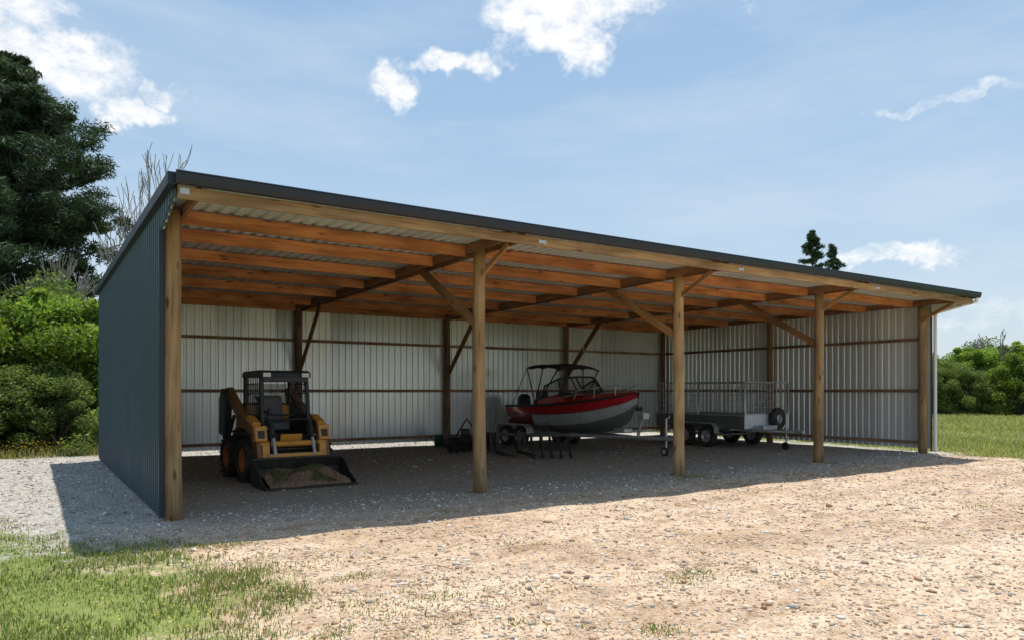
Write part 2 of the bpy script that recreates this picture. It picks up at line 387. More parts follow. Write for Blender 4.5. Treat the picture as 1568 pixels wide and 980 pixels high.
keep=((g<0)|(rng.random(len(x))<.03))&(~inside|(rng.random(len(x))<.35)); x,y,r=x[keep],y[keep],r[keep]; n=len(x)
s=np.clip(rng.lognormal(-4.98,.5,n),.0035,.032)*(1+r*.025)
sc3=np.stack([s*rng.uniform(.7,1.7,n),s*rng.uniform(.5,1.0,n),s*rng.uniform(.4,.85,n)],-1)
vv=ico[None]*(1+rng.uniform(-.32,.32,(n,12,1)))*sc3[:,None,:]
a=rng.random(n)*6.28; ca,sa=np.cos(a)[:,None],np.sin(a)[:,None]
vx=vv[:,:,0]*ca-vv[:,:,1]*sa; vy=vv[:,:,0]*sa+vv[:,:,1]*ca
vv=np.stack([vx+x[:,None],vy+y[:,None],vv[:,:,2]+(zfun(x,y)+sc3[:,2]*.25)[:,None]],-1)
ff=(icof[None]+12*np.arange(n)[:,None,None]).reshape(-1,3)
pal_t=np.array([(.62,.46,.32),(.72,.58,.43),(.42,.27,.165),(.76,.69,.58),(.50,.45,.38),(.54,.36,.23),(.68,.53,.39),(.36,.27,.20)])
pal_g=np.array([(.50,.47,.42),(.60,.57,.51),(.35,.32,.28),(.71,.69,.63),(.42,.34,.27),(.27,.25,.22)])
isg=(rng.random(n)<np.clip((y+1.9)/2.2,0.10,.95))|((x<-.2)&(y>-3.0)&(rng.random(n)<.8))
cc=np.where(isg[:,None],pal_g[rng.integers(0,6,n)],pal_t[rng.integers(0,8,n)])*rng.uniform(.8,1.12,(n,1))
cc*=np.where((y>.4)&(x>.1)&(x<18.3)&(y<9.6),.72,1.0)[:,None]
cc=np.repeat(cc[:,None,:],12,1).reshape(-1,3)
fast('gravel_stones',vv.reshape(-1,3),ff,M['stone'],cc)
V=[];F=[];C=[]
def clod(x,y,s,c,flat=.6):
    p=ico*(1+rng.uniform(-.35,.35,(12,1)))*np.array([s*random.uniform(.8,2.2),s*random.uniform(.4,.9),s*flat]); a=random.uniform(0,6.28)
    q=np.stack([p[:,0]*math.cos(a)-p[:,1]*math.sin(a)+x,p[:,0]*math.sin(a)+p[:,1]*math.cos(a)+y,p[:,2]+s*.15],-1)
    b0=12*len(V); V.append(q); F.append(icof+b0); C.append(np.tile(np.array(c)*random.uniform(.7,1.2),(12,1)))
for i in range(500):
    r=random.uniform(4,22);a=math.radians(random.uniform(-20,80)); x=-1.53+r*math.sin(a);y=-10.22+r*math.cos(a)
    if y>-.5 or x<-.5: continue
    clod(x,y,random.uniform(.008,.022)*(1+.03*r),random.choice([(.26,.17,.11),(.34,.23,.15),(.42,.31,.22),(.6,.55,.5)]),.45)
for x,y,s in((2.57,-5.2,.035),(1.55,-5.9,.03),(8.0,-4.0,.04)): clod(x,y,s,(.20,.13,.09),.8)
fast('soil_clods',np.concatenate(V),np.concatenate(F),M['stone'],np.concatenate(C))

def blades(name,x,y,h,wd,cols,lean=.5,mat='grass'):
    n=len(x); a=rng.random(n)*6.28; dx,dy=np.cos(a),np.sin(a); z0=zfun(x,y)
    la=rng.random(n)*6.28; ll=h*lean*rng.random(n); lx,ly=np.cos(la)*ll,np.sin(la)*ll
    P0=np.stack([x-dx*wd,y-dy*wd,z0-.005],-1); P1=np.stack([x+dx*wd,y+dy*wd,z0-.005],-1)
    P2=np.stack([x+dx*wd*.7+lx*.35,y+dy*wd*.7+ly*.35,z0+h*.6],-1); P3=np.stack([x-dx*wd*.7+lx*.35,y-dy*wd*.7+ly*.35,z0+h*.6],-1)
    P4=np.stack([x+lx,y+ly,z0+h],-1); P5=P4+np.stack([dx*wd*.1,dy*wd*.1,0*x],-1)
    Vv=np.stack([P0,P1,P2,P3,P4,P5],1).reshape(-1,3); b0=6*np.arange(n)[:,None]
    Fv=np.concatenate([b0+np.array([[0,1,2,3]]),b0+np.array([[3,2,5,4]])],0)
    return fast(name,Vv,Fv,M[mat],np.repeat(cols,6,0))
gp=np.array([(.16,.23,.05),(.20,.27,.065),(.13,.185,.04),(.28,.30,.11),(.48,.41,.24),(.19,.25,.055)])
def patch(x,y,sc):
    return np.sin(x*sc+1.3*np.sin(y*sc*.7))*np.cos(y*sc*1.1+1.1*np.sin(x*sc*.9+2))
x,y,r=scatter_polar(210000,3.2,14,-50,25,1.15)
g=gval(x,y)+.25+.35*patch(x,y,2.1)+.3*patch(x,y,5.3)+rng.normal(0,.16,len(x))
den=np.clip(.62+.5*patch(x+3,y,3.1)+.35*patch(x,y+7,8),.08,1)
k=(g>0)&(rng.random(len(x))<den)&(x>-9)&((y<-.9)|(x<-1.2)); x,y,r=x[k],y[k],r[k]; n=len(x)
h=rng.uniform(.015,.062,n)*(1+.5*patch(x,y,1.7)); wd=rng.uniform(.0022,.0045,n)*(1+.04*r)
blades('lawn_grass',x,y,h,wd,gp[rng.integers(0,6,n)]*rng.uniform(.75,1.25,(n,1)),1.0)
tx=[];ty=[]
cent=[(9.2,-.35),(9.35,-.45),(9.0,-.3),(3.2,-5.7),(3.5,-5.6),(4.0,-6.1),(9.5,-5.2),(1.0,-5.6),(1.5,-6.0),(.6,-4.9),(.2,-5.4),(13.8,-.25),(1.8,-5.3),(-.2,-1.9),(.3,-2.1),(.0,-2.0),(-.5,-1.6),(.9,-4.0),(.5,-3.4),(1.2,-5.0),(.9,-6.4),(2.1,-6.6),(.3,-6.2),(.5,-5.8),(.2,-4.4),(.7,-5.3),(1.3,-4.6)]
nc=len(cent)
for i in range(60): cent.append((random.uniform(0,14),random.uniform(-7.5,-2.2)))
for i,(cx_,cy_) in enumerate(cent):
    q=int(random.uniform(70,260)) if i<nc else int(random.uniform(6,34)); rr=random.uniform(.10,.30) if i<nc else random.uniform(.03,.25)
    tx+=list(rng.normal(cx_,rr,q)); ty+=list(rng.normal(cy_,rr*.7,q))
tx=np.array(tx);ty=np.array(ty);n=len(tx)
blades('weed_tufts',tx,ty,rng.uniform(.01,.035,n),rng.uniform(.003,.006,n),gp[rng.integers(0,6,n)]*rng.uniform(.8,1.2,(n,1)),1.5)
n=110000
x=18.3+38*rng.random(n)**1.7; y=rng.uniform(-6,26,n)
k=gval(x,y)+.3*patch(x,y,2)>.15; x,y=x[k],y[k]; n=len(x)
fp=np.array([(.24,.28,.07),(.30,.33,.10),(.42,.39,.16),(.52,.45,.26),(.20,.25,.06)])
h=rng.uniform(.05,.20,n)*np.clip((x-18)/2.5,.35,1)*(1+.4*patch(x,y,.9)); wd=rng.uniform(.006,.013,n)*(1+.03*(x-18))
blades('meadow_grass',x,y,h,wd,fp[rng.integers(0,5,n)]*rng.uniform(.8,1.25,(n,1)),1.1)
n=40000
x=rng.uniform(-16,19,n); y=11.2+5*rng.random(n)**1.3
blades('rank_grass',x,y,rng.uniform(.06,.3,n),rng.uniform(.006,.013,n),fp[rng.integers(0,5,n)]*rng.uniform(.6,1.1,(n,1)),.8)
def flowers(name,pts,cs,size):
    V=[];F=[];C=[]
    for (x,y,z) in pts:
        b0=len(V)
        for k in range(6):
            a=k*math.pi/3; V.append((x+size*math.cos(a),y+size*math.sin(a)*.9,z+random.uniform(0,.4)*size)); C.append(cs)
        F.append(tuple(b0+i for i in range(6)))
    fast(name,np.array(V),np.array(F),M['grass'],np.array(C))
pts=[]
for i in range(520):
    x=random.uniform(-5,-.3);y=random.uniform(-6,1.0)
    if float(gval(np.array(x),np.array(y)))>.1: pts.append((x,y,random.uniform(.04,.1)))
flowers('yellow_flowers',pts,(.75,.6,.06),.009)
pts=[(random.uniform(-5,-.6),random.uniform(11.3,12.6),random.uniform(.15,.4)) for i in range(900)]
flowers('yellow_wildflowers',pts,(.7,.5,.04),.02)
pts=[(random.uniform(19,30),random.uniform(-2,14),random.uniform(.15,.28)) for i in range(700)]
flowers('white_wildflowers',pts,(.75,.74,.66),.016)

# ------------------------------------------------------------ shed
shed=empty('farm_shed')
BAY=4.57; XE=4*BAY; YB=9.6
RT=4.10
def rz(y): return RT-.05*(y+1.2)/11
def ribsheet(name,u0,u1,w0f,w1f,mat,fn,pitch=.19,dep=.03):
    pts=[];u=u0
    while u<u1-1e-6:
        for du,d in ((0,0),(.105,0),(.125,1),(.170,1)):
            if u+du<u1: pts.append((u+du,d*dep))
        u+=pitch
    pts.append((u1,0))
    v=[];f=[]
    for (uu,d) in pts: v.append(fn(uu,w0f(uu),d)); v.append(fn(uu,w1f(uu),d))
    for i in range(len(pts)-1): f.append((2*i,2*i+1,2*i+3,2*i+2))
    return mk(name,v,f,mat,shed)
def lb(y):
    return .05 if y>=-.14 else 3.66+( -.14-y)*.24
def lt(y): return rz(y)-.06
def wallx(name,X,sgn,mat,y0,y1,bot=lb,st=.19):
    ribsheet(name,-.14,y1,lambda y:.05 if bot is lb else bot(y),lt,mat,lambda u,w_,d:(X+sgn*d,u,w_))
    ribsheet(name+'_canopy_end',-1.12,-.14,lb,lt,mat,lambda u,w_,d:(X+sgn*d,u,w_))
wallx('left_wall_outside',-.135,-1,M['ext'],-.14,YB+.12)
wallx('left_wall_inside',-.115,-1,M['int'],-.14,YB+.1)
XR=XE+.13
wallx('right_wall_inside',XR,1,M['int'],-.14,YB+.1,lambda y:.12)
wallx('right_wall_outside',XR+.02,1,M['ext'],-.14,YB+.12,lambda y:.12)
ribsheet('back_wall_inside',-.12,XR+.01,lambda u:.13,lambda u:rz(YB)-.06,M['int'],lambda u,w_,d:(u,YB+.10+d,w_))
ribsheet('back_wall_outside',-.13,XR+.02,lambda u:.13,lambda u:rz(YB)-.06,M['ext'],lambda u,w_,d:(u,YB+.12+d,w_))
ribsheet('roof_sheet_underside',-.15,XR+.05,lambda u:-1.18,lambda u:YB+.2,M['roofin'],lambda u,y,d:(u,y,rz(y)-.055+d))
ribsheet('roof_sheet_top',-.16,XR+.06,lambda u:-1.19,lambda u:YB+.21,M['ext'],lambda u,y,d:(u,y,rz(y)-.035+d))
for nm,x0,x1 in(('barge_flashing_left',-.235,-.15),('barge_flashing_right',XR+.07,XR+.15)):
    prism(nm,[(-1.22,RT-.12),(-1.22,RT+.02),(YB+.28,rz(YB)+.02),(YB+.28,rz(YB)-.12)],x0,x1,M['trim'],shed,.004)
prism('gutter',[(-1.19,3.99),(-1.19,4.10),(-1.21,4.115),(-1.31,4.115),(-1.325,4.10),(-1.31,4.03),(-1.28,3.985)],-.16,XR+.16,M['trim'],shed,.004)
box('gutter_lip',(XR/2,-1.318,4.118),(XR+.33,.012,.012),M['ext'],shed,bw=0)
segs=[(-.12,BAY+.42),(BAY+.43,2*BAY+.42),(2*BAY+.43,3*BAY+.42),(3*BAY+.43,XR+.02)]
for i,(a,b_) in enumerate(segs):
    timber('front_beam_%d'%(i+1),(a,-1.15,3.91),(b_,-1.15,3.91),.05,.135,M['beam'],shed)
    if i<3: box('splice_plate_%d'%(i+1),(b_,-1.178,3.91),(.14,.004,.05),M['galv'],shed,bw=0)
box('beam_end_plate',(-.05,-1.178,3.93),(.10,.004,.07),M['galv'],shed,bw=0)
for i in range(5):
    X=i*BAY
    pole('front_post_%d'%(i+1),(X,0,-.1),(X,0,3.98 if 0<i<4 else 3.95),.112,.098,M['post'],shed)
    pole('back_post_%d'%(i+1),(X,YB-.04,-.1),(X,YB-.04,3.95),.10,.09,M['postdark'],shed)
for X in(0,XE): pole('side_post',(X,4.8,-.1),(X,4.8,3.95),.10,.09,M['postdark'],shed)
for i in range(5):
    X=i*BAY
    for s_ in(-1,1):
        if i==0 and s_==-1 or i==4 and s_==1: continue
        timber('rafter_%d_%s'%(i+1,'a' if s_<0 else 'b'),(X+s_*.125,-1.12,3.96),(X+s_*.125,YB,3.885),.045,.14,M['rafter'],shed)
    if 0<i<4:
        timber('knee_brace_front_%d'%i,(X+.0,.06,2.72),(X+.0,2.15,3.90),.05,.15,M['brace'],shed)
        timber('knee_brace_back_%d'%i,(X,YB-.1,2.15),(X,7.75,3.86),.05,.15,M['rafter'],shed)
    if i>0: timber('canopy_strut_%d'%i,(X+(.0 if i<4 else -.16),-.06,3.50),(X+(.0 if i<4 else -.16),-.85,3.88),.045,.08,M['brace'],shed)
for i in range(4):
    a=i*BAY+(.155 if i else .02); b_=(i+1)*BAY-.155
    for j,yy in enumerate([.20,1.45,2.95,4.55,6.3,8.1,9.38]):
        y2=yy+(.08 if i%2 else -.05)+random.uniform(-.04,.04)
        if j==0: y2=.2
        zc=rz(yy)-.062-.095
        timber('purlin_%d_%d'%(i+1,j),(a,y2,zc+random.uniform(-.012,.0)),(b_,y2,zc+random.uniform(-.012,.0)),.05,.185,M['purlin'],shed)
for z in(.27,1.65,3.02):
    timber('back_girt',(-.05,YB+.06,z),(XE+.1,YB+.06,z),.045,.08,M['girt'],shed)
    timber('right_girt',(XE+.095,-.05,z),(XE+.095,YB,z),.045,.08,M['girt'],shed)
    timber('left_girt',(-.085,-.0,z),(-.085,YB,z),.045,.08,M['girt'],shed)
tube('downpipe',[(XR+.08,-1.24,4.0),(XR+.08,-1.22,3.90),(XR+.04,-.28,3.70),(XR+.04,-.24,3.6),(XR+.04,-.24,.05)],.045,M['white'],shed)
box('right_corner_flashing',(XR+.0,-.165,2.0),(.07,.02,3.9),M['trim'],shed,bw=.002)
box('left_corner_flashing',(-.15,-.155,1.86),(.06,.012,3.6),M['trim'],shed,bw=.002)
prism('soffit_end',[(-1.1,3.93),(-.16,3.72),(-.16,3.95),(-1.1,3.97)],XR-.03,XR-.015,M['white'],shed,0)

# ------------------------------------------------------------ skid steer
sk=empty('skid_steer_loader',(2.40,4.0,0),math.radians(3))
Yl=M['yel'];Dk=M['dkst'];Cb=M['cab']
for nm,x,y in(('wheel_fr',-.66,-.52),('wheel_fl',.66,-.52),('wheel_rr',-.66,.52),('wheel_rl',.66,.52)):
    wheel(nm,(x,y,.40),.385,.27,sk,M['orange'],True)
prism('chassis',[(-.80,.28),(-.86,.5),(-.62,.86),(.9,.92),(1.12,.75),(1.12,.3),(.9,.22),(-.7,.2)],-.5,.5,Dk,sk,.02)
prism('engine_hood',[(.38,.9),(.38,1.38),(.7,1.42),(1.12,1.22),(1.18,.75)],-.42,.42,Yl,sk,.03)
for s_ in(-1,1):
    x0=.60*s_;x1=.74*s_
    prism('rear_tower',[(.78,.75),(.70,1.35),(.82,1.66),(1.0,1.70),(1.14,1.5),(1.16,.8)],min(x0,x1),max(x0,x1),Cb,sk,.02)
    xa,xb=(.545*s_,.665*s_)
    prism('lift_arm',[(1.02,1.70),(.80,1.72),(-.10,1.22),(-.62,1.06),(-.86,.96),(-1.02,.72),(-1.10,.40),(-1.0,.34),(-.86,.42),(-.78,.66),(-.60,.86),(-.05,1.02),(.82,1.46),(1.0,1.5)],min(xa,xb),max(xa,xb),M['armb'],sk,.015)
    box('arm_front_cover',(.58*s_,-.93,.88),(.22,.16,.28),Yl,sk,(math.radians(-12),0,0),.02)
    box('arm_upper_cover',(.60*s_,-.62,1.10),(.15,.42,.10),Yl,sk,(math.radians(18),0,0),.02)
    box('arm_cover_recess',(.58*s_,-1.015,.88),(.12,.01,.14),Dk,sk,(math.radians(-12),0,0),.003)
    box('arm_foot',(.52*s_,-1.05,.52),(.13,.12,.36),Yl,sk,(math.radians(-8),0,0),.015)
    tube('lift_cylinder',[(.62*s_*1.16,.55,.75),(.62*s_*1.16,.15,1.18)],.035,Dk,sk)
    tube('bucket_cylinder',[(.36*s_,-.92,.95),(.36*s_,-1.12,.5)],.035,M['galv'],sk)
    tube('bucket_cylinder_body',[(.36*s_,-.85,1.12),(.36*s_,-.99,.8)],.05,Dk,sk)
    tube('hydraulic_hose',[(.45*s_,-.8,1.1),(.44*s_,-.98,1.02),(.43*s_,-1.08,.8),(.42*s_,-1.0,.6)],.014,M['black'],sk)
    box('fender',(.57*s_,.0,.87),(.2,1.5,.03),Dk,sk,bw=.006)
    box('work_lamp_body',(.36*s_,-.60,1.945),(.17,.07,.10),M['black'],sk,bw=.01)
    box('work_lamp_lens',(.36*s_,-.639,1.945),(.14,.008,.075),M['lamp'],sk,bw=.004)
    tube('cab_front_pillar',[(.43*s_,-.62,.85),(.43*s_,-.55,1.5),(.42*s_,-.50,1.95)],.042,Cb,sk)
    tube('cab_rear_pillar',[(.43*s_,.42,.85),(.43*s_,.42,1.95)],.045,Cb,sk)
    box('cab_side_lower',(.44*s_,-.08,1.03),(.04,1.0,.36),Cb,sk,bw=.006)
    for k in range(9): tube('side_guard_bar',[(.44*s_,-.48+k*.11,1.2),(.44*s_,-.44+k*.105,1.92)],.009,Cb,sk)
    for zz in(1.4,1.6,1.78): tube('side_guard_rail',[(.44*s_,-.54,zz),(.44*s_,.42,zz)],.009,Cb,sk)
    box('armrest_lever',(.30*s_,-.3,1.12),(.06,.4,.05),M['black'],sk,bw=.01)
    tube('joystick',[(.30*s_,-.44,1.12),(.28*s_,-.48,1.34)],.016,M['black'],sk)
prism('cab_roof',[(-.62,1.90),(-.60,1.99),(-.5,2.03),(.42,2.02),(.5,1.97),(.5,1.9)],-.48,.48,Cb,sk,.02)
box('front_header',(0,-.575,1.86),(.86,.05,.10),Cb,sk,bw=.01)
box('cab_rear_panel',(0,.47,1.08),(.84,.03,.42),Cb,sk,bw=.005)
box('rear_window',(0,.47,1.55),(.78,.01,.48),M['glass'],sk,bw=0)
box('seat_base',(0,.05,.98),(.46,.5,.16),M['seat'],sk,bw=.04)
box('seat_back',(0,.28,1.28),(.46,.14,.56),M['seat'],sk,(math.radians(-8),0,0),.05)
tube('safety_bar',[(-.34,.1,1.55),(-.34,-.35,1.28),(-.2,-.42,1.2),(.2,-.42,1.2),(.34,-.35,1.28),(.34,.1,1.55)],.02,M['black'],sk)
tube('grille_bar',[(-.4,-.60,1.12),(.4,-.60,1.12)],.02,M['black'],sk)
box('front_step_panel',(0,-.77,.72),(.84,.05,.26),Cb,sk,(math.radians(20),0,0),.01)
box('front_step_lip',(0,-.86,.60),(.80,.10,.035),Dk,sk,bw=.008)
tube('arm_cross_tube',[(-.6,-.98,.70),(.6,-.98,.70)],.055,Yl,sk)
box('coupler_plate',(0,-1.13,.40),(1.0,.05,.28),Yl,sk,(math.radians(-12),0,0),.01)
box('yellow_kick_plate',(0,-.88,.80),(.40,.03,.14),Yl,sk,(math.radians(20),0,0),.01)
bp=[(-1.22,.44),(-1.17,.28),(-1.20,.10),(-1.30,.03),(-1.95,.02)]
def strip(name,prof,x0,x1,th,mat,parent):
    n=len(prof); outer=prof; inner=[]
    for i,p in enumerate(prof):
        a=Vector(prof[max(i-1,0)]);b_=Vector(prof[min(i+1,n-1)]); d=(b_-a).normalized(); inner.append((p[0]+d.y*th,p[1]-d.x*th))
    v=[(x0,*p) for p in outer]+[(x0,*p) for p in inner]+[(x1,*p) for p in outer]+[(x1,*p) for p in inner]
    f=[]
    for i in range(n-1):
        f+= [(i,i+1,n+i+1,n+i),(2*n+i,3*n+i,3*n+i+1,2*n+i+1),(i,2*n+i,2*n+i+1,i+1),(n+i,n+i+1,3*n+i+1,3*n+i)]
    f+= [(0,n,3*n,2*n),(n-1,3*n-1,4*n-1,2*n-1)]
    return mk(name,v,f,mat,parent)
BW=.79
strip('bucket_shell',bp,-BW,BW,.02,Dk,sk)
for s_ in(-1,1):
    prism('bucket_side',[(-1.2,.46),(-1.17,.3),(-1.2,.08),(-1.3,.02),(-1.93,.015),(-1.93,.06),(-1.68,.18),(-1.40,.41)],(BW+.01)*s_-.012,(BW+.01)*s_+.012,Dk,sk,.003)
box('bucket_cutting_edge',(0,-1.93,.022),(BW*2+.06,.14,.025),M['dkst'],sk,bw=.004)
box('bucket_top_rail',(0,-1.23,.465),(BW*2+.04,.06,.04),Dk,sk,bw=.008)
def heap(u,t_): return .05+.25*max(0,math.sin(math.pi*min(1,max(0,t_*.58+.36))))*max(0,math.sin(math.pi*(u*.86+.07)))**.5*(1+.22*math.sin(9*u+4*t_))
nxh,nyh=60,26; v=[];f=[]
for j in range(nyh):
    for i in range(nxh):
        u=i/(nxh-1);t_=j/(nyh-1); x=-.72+1.42*u; y=-1.22-.70*t_-.03*math.sin(7*u)
        z=heap(u,t_)+random.uniform(-.025,.025)
        if j==nyh-1: z=.03
        v.append((x,y+random.uniform(-.012,.012),z))
for j in range(nyh-1):
    for i in range(nxh-1): a=j*nxh+i; f.append((a,a+1,a+nxh+1,a+nxh))
mk('bucket_soil',v,f,M['dirt'],sk)
n=2600
u=rng.uniform(.08,.85,n); t2=rng.uniform(.3,.98,n); keep=(np.sin(u*13)+np.cos(t2*9+u*5))>-.1; u=u[keep];t2=t2[keep];n=len(u)
o=blades('bucket_turf',-.72+1.42*u,-1.22-.70*t2,rng.uniform(.015,.05,n),rng.uniform(.003,.007,n),gp[rng.integers(0,6,n)]*rng.uniform(.5,.9,(n,1)),1.2)
hz_=np.array([heap(a,b_) for a,b_ in zip(u,t2)]); co_=np.empty(n*18,dtype=np.float32); o.data.vertices.foreach_get('co',co_); co_=co_.reshape(-1,3); co_[:,2]+=np.repeat(hz_,6); o.data.vertices.foreach_set('co',co_.ravel()); o.data.update(); o.parent=sk

# ------------------------------------------------------------ boat + trailer
bt=empty('motor_boat',(11.5,8.5,0),math.radians(2)); bt.scale=(.95,.85,1)
L=5.5
def cr(ts,vs,t):
    i=max(0,min(len(ts)-2,int(np.searchsorted(ts,t)-1)))
    p0=vs[max(i-1,0)];p1=vs[i];p2=vs[i+1];p3=vs[min(i+2,len(vs)-1)]
    u=(t-ts[i])/(ts[i+1]-ts[i]); m1=(p2-p0)/2;m2=(p3-p1)/2
    return (2*u**3-3*u**2+1)*p1+(u**3-2*u**2+u)*m1+(-2*u**3+3*u**2)*p2+(u**3-u**2)*m2
ts=[0,.2,.4,.55,.7,.83,.93,1]
BG=[1.0,1.04,1.05,1.02,.90,.66,.36,.03]; BC=[.86,.87,.85,.78,.62,.38,.16,.01]
ZK=[.44,.44,.44,.45,.50,.62,.84,1.26]; ZC=[.68,.68,.68,.71,.78,.92,1.10,1.34]; ZG=[1.22,1.24,1.27,1.31,1.37,1.45,1.53,1.60]
NS=40; rows=[]
for i in range(NS+1):
    t_=i/NS; g_,c_,k_,zc,zg=[cr(ts,q,t_) for q in(BG,BC,ZK,ZC,ZG)]
    g_=max(g_,.01);c_=max(c_,.005)
    q1=.50; q2=.54
    rows.append([(0,k_),(c_*.5,k_*.5+zc*.5-.02),(c_,zc),(c_+(g_-c_)*q1,zc+(zg-zc)*q1),(c_+(g_-c_)*q2,zc+(zg-zc)*q2),(g_*.99,zc+(zg-zc)*.9),(g_+.015,zc+(zg-zc)*.93),(g_+.015,zg),(g_-.09 if g_>.1 else g_*.2,zg+.015),(g_-.11 if g_>.12 else g_*.15,zg-.12)])
v=[];f=[];idx=[];P=len(rows[0])
for s_ in(1,-1):
    b0=len(v)
    for i,row in enumerate(rows):
        for (x,z) in row: v.append((s_*x,-L*i/NS,z))
    for i in range(NS):
        for k in range(P-1):
            a=b0+i*P+k; q=(a,a+1,a+P+1,a+P); f.append(q if s_<0 else q[::-1])
            t_=i/NS
            if k in(0,1): mi=3
            elif k==2: mi=2 if t_>.26 else 1
            elif k==3: mi=4
            elif k==4: mi=0
            else: mi=4
            idx.append(mi)
mk('hull',v,f,None,bt,True,[M['red'],M['redd'],M['alu'],M['bot'],M['black']],idx)
r0=rows[0]; tv=[(x,0,z) for x,z in r0[:8]]+[(-x,0,z) for x,z in r0[:8][::-1]]
mk('transom',tv,[tuple(range(len(tv)))],M['alu'],bt)
fl=[(-.8,-.05,.85),(.8,-.05,.85),(.78,-3.0,.88),(-.78,-3.0,.88)]; mk('cockpit_floor',fl,[(0,1,2,3)],M['bot'],bt)
v=[];f=[]; i0=int(NS*.50)
for i in range(i0,NS+1):
    t_=i/NS; g_=max(cr(ts,BG,t_),.01); zg=cr(ts,ZG,t_)
    cr_h=.26*max(0,math.cos(min(1,(t_-.5)/.5)*math.pi/2))**.8
    for k in range(9):
        u=-1+k/4; v.append((u*max(g_-.03,.005),-L*t_,zg+.01+cr_h*max(0,(1-u*u))**.7))
for i in range(NS-i0):
    for k in range(8): a=i*9+k; f.append((a,a+1,a+10,a+9))
mk('foredeck',v,f,M['red'],bt,True)
for s_ in(-1,1):
    prism('cabin_side',[(-L*.28,1.25),(-L*.28,1.38),(-L*.52,1.52),(-L*.58,1.4),(-L*.56,1.28)],s_*.90-.02,s_*.90+.02,M['red'],bt,.01)
B=[(-.88,-2.0,1.42),(-.86,-2.95,1.55),(-.38,-3.45,1.60),(.38,-3.45,1.60),(.86,-2.95,1.55),(.88,-2.0,1.42)]
T=[(-.78,-1.95,1.78),(-.74,-2.65,1.98),(-.32,-2.98,2.04),(.32,-2.98,2.04),(.74,-2.65,1.98),(.78,-1.95,1.78)]
for i in range(5):
    mk('windscreen_pane_%d'%i,[B[i],B[i+1],T[i+1],T[i]],[(0,1,2,3)],M['glass'],bt)
for i in range(6): tube('windscreen_mullion',[B[i],T[i]],.024,M['black'],bt)
tube('windscreen_top_rail',T,.028,M['black'],bt); tube('windscreen_base_rail',B,.024,M['black'],bt)
v=[];f=[]
for j in range(9):
    for i in range(9):
        x=-.80+.2*i; y=-1.0-1.75*j/8; z=2.42-.10*(abs(x)/.8)**2.2-.05*math.sin(j/8*math.pi*3)**2-(.12 if j==8 else 0)
        v.append((x,y,z))
for j in range(8):
    for i in range(8): a=j*9+i; f.append((a,a+1,a+10,a+9))
cn=mk('canopy_top',v,f,M['canv'],bt,True); mm=cn.modifiers.new('s','SOLIDIFY'); mm.thickness=.03
for s_ in(-1,1):
    x=s_*.8
    tube('canopy_frame',[(s_*.95,-1.7,1.28),(x,-1.0,2.33)],.02,M['black'],bt)
    tube('canopy_frame',[(s_*.95,-1.7,1.28),(x,-1.9,2.30)],.02,M['black'],bt)
    tube('canopy_frame',[(s_*.92,-1.9,1.36),(x,-2.7,2.26)],.02,M['black'],bt)
    tube('canopy_stay',[(s_*.98,-.4,1.24),(x,-1.0,2.33)],.012,M['black'],bt)
    tube('bow_rail',[(s_*.86,-3.6,1.42),(s_*.82,-3.7,1.66),(s_*.60,-4.5,1.74),(s_*.30,-5.1,1.80),(0,-5.42,1.83)],.013,M['galv'],bt)
    for (xx,yy,z0,z1) in((.66,-4.3,1.42,1.72),(.40,-4.95,1.50,1.78)): tube('bow_rail_post',[(s_*xx,yy,z0),(s_*xx*.97,yy,z1)],.011,M['galv'],bt)
tube('radio_antenna',[(.88,-2.2,1.45),(.86,-1.75,3.35)],.009,M['white'],bt)
box('seat_box_a',(-.45,-1.6,1.08),(.5,.6,.45),M['seat'],bt,bw=.04); box('seat_box_b',(.45,-1.6,1.08),(.5,.6,.45),M['seat'],bt,bw=.04)
box('seat_rest_a',(-.45,-1.35,1.45),(.46,.1,.4),M['seat'],bt,bw=.04); box('seat_rest_b',(.45,-1.35,1.45),(.46,.1,.4),M['seat'],bt,bw=.04)
box('helm_console',(.42,-2.5,1.4),(.6,.35,.3),M['black'],bt,bw=.04)
lathe('outboard_cowl',[(.001,1.02),(.16,1.02),(.21,1.08),(.22,1.3),(.2,1.46),(.12,1.55),(.001,1.56)],M['black'],bt,(0,.38,0),20,'Z').scale=(.85,1.35,1)
box('outboard_leg',(0,.34,.78),(.14,.24,.6),M['black'],bt,bw=.03)
box('outboard_plate',(0,.40,.52),(.2,.38,.03),M['black'],bt,bw=.01)
box('outboard_bracket',(0,.12,1.0),(.3,.2,.4),M['black'],bt,bw=.02)
lathe('propeller_hub',[(.001,-.1),(.05,-.1),(.06,.1),(.001,.14)],M['black'],bt,(0,.5,.40),16,'Z').rotation_euler=(math.radians(90),0,0)
btr=empty('boat_trailer',(11.5,8.7,0),math.radians(2))
for s_ in(-1,1):
    tube('side_rail',[(s_*.6,.2,.42),(s_*.6,-3.0,.42),(s_*.12,-4.5,.44)],.04,M['galv'],btr)
    for yy in(-.35,-1.05) : wheel('wheel',(s_*1.0,yy,.31),.31,.2,btr,M['galv'])
    mg=[(.12,.40),(.10,.58),(-.05,.68),(-1.35,.68),(-1.5,.58),(-1.52,.40),(-1.49,.40),(-1.47,.56),(-1.34,.655),(-.06,.655),(.07,.56),(.09,.40)]
    prism('mudguard',mg,s_*1.0-.12,s_*1.0+.12,M['galv'],btr,.003)
    box('tail_light',(s_*.8,.26,.45),(.3,.04,.1),M['red'],btr,bw=.01)
for yy in(.15,-.35,-1.05,-2.0,-2.9): tube('cross_member',[(-.6,yy,.40),(.6,yy,.40)],.03,M['galv'],btr)
for yy in(-.35,-1.05): tube('axle',[(-.98,yy,.31),(.98,yy,.31)],.03,M['galv'],btr)
tube('drawbar',[(0,-2.9,.40),(0,-6.2,.46)],.05,M['galv'],btr)
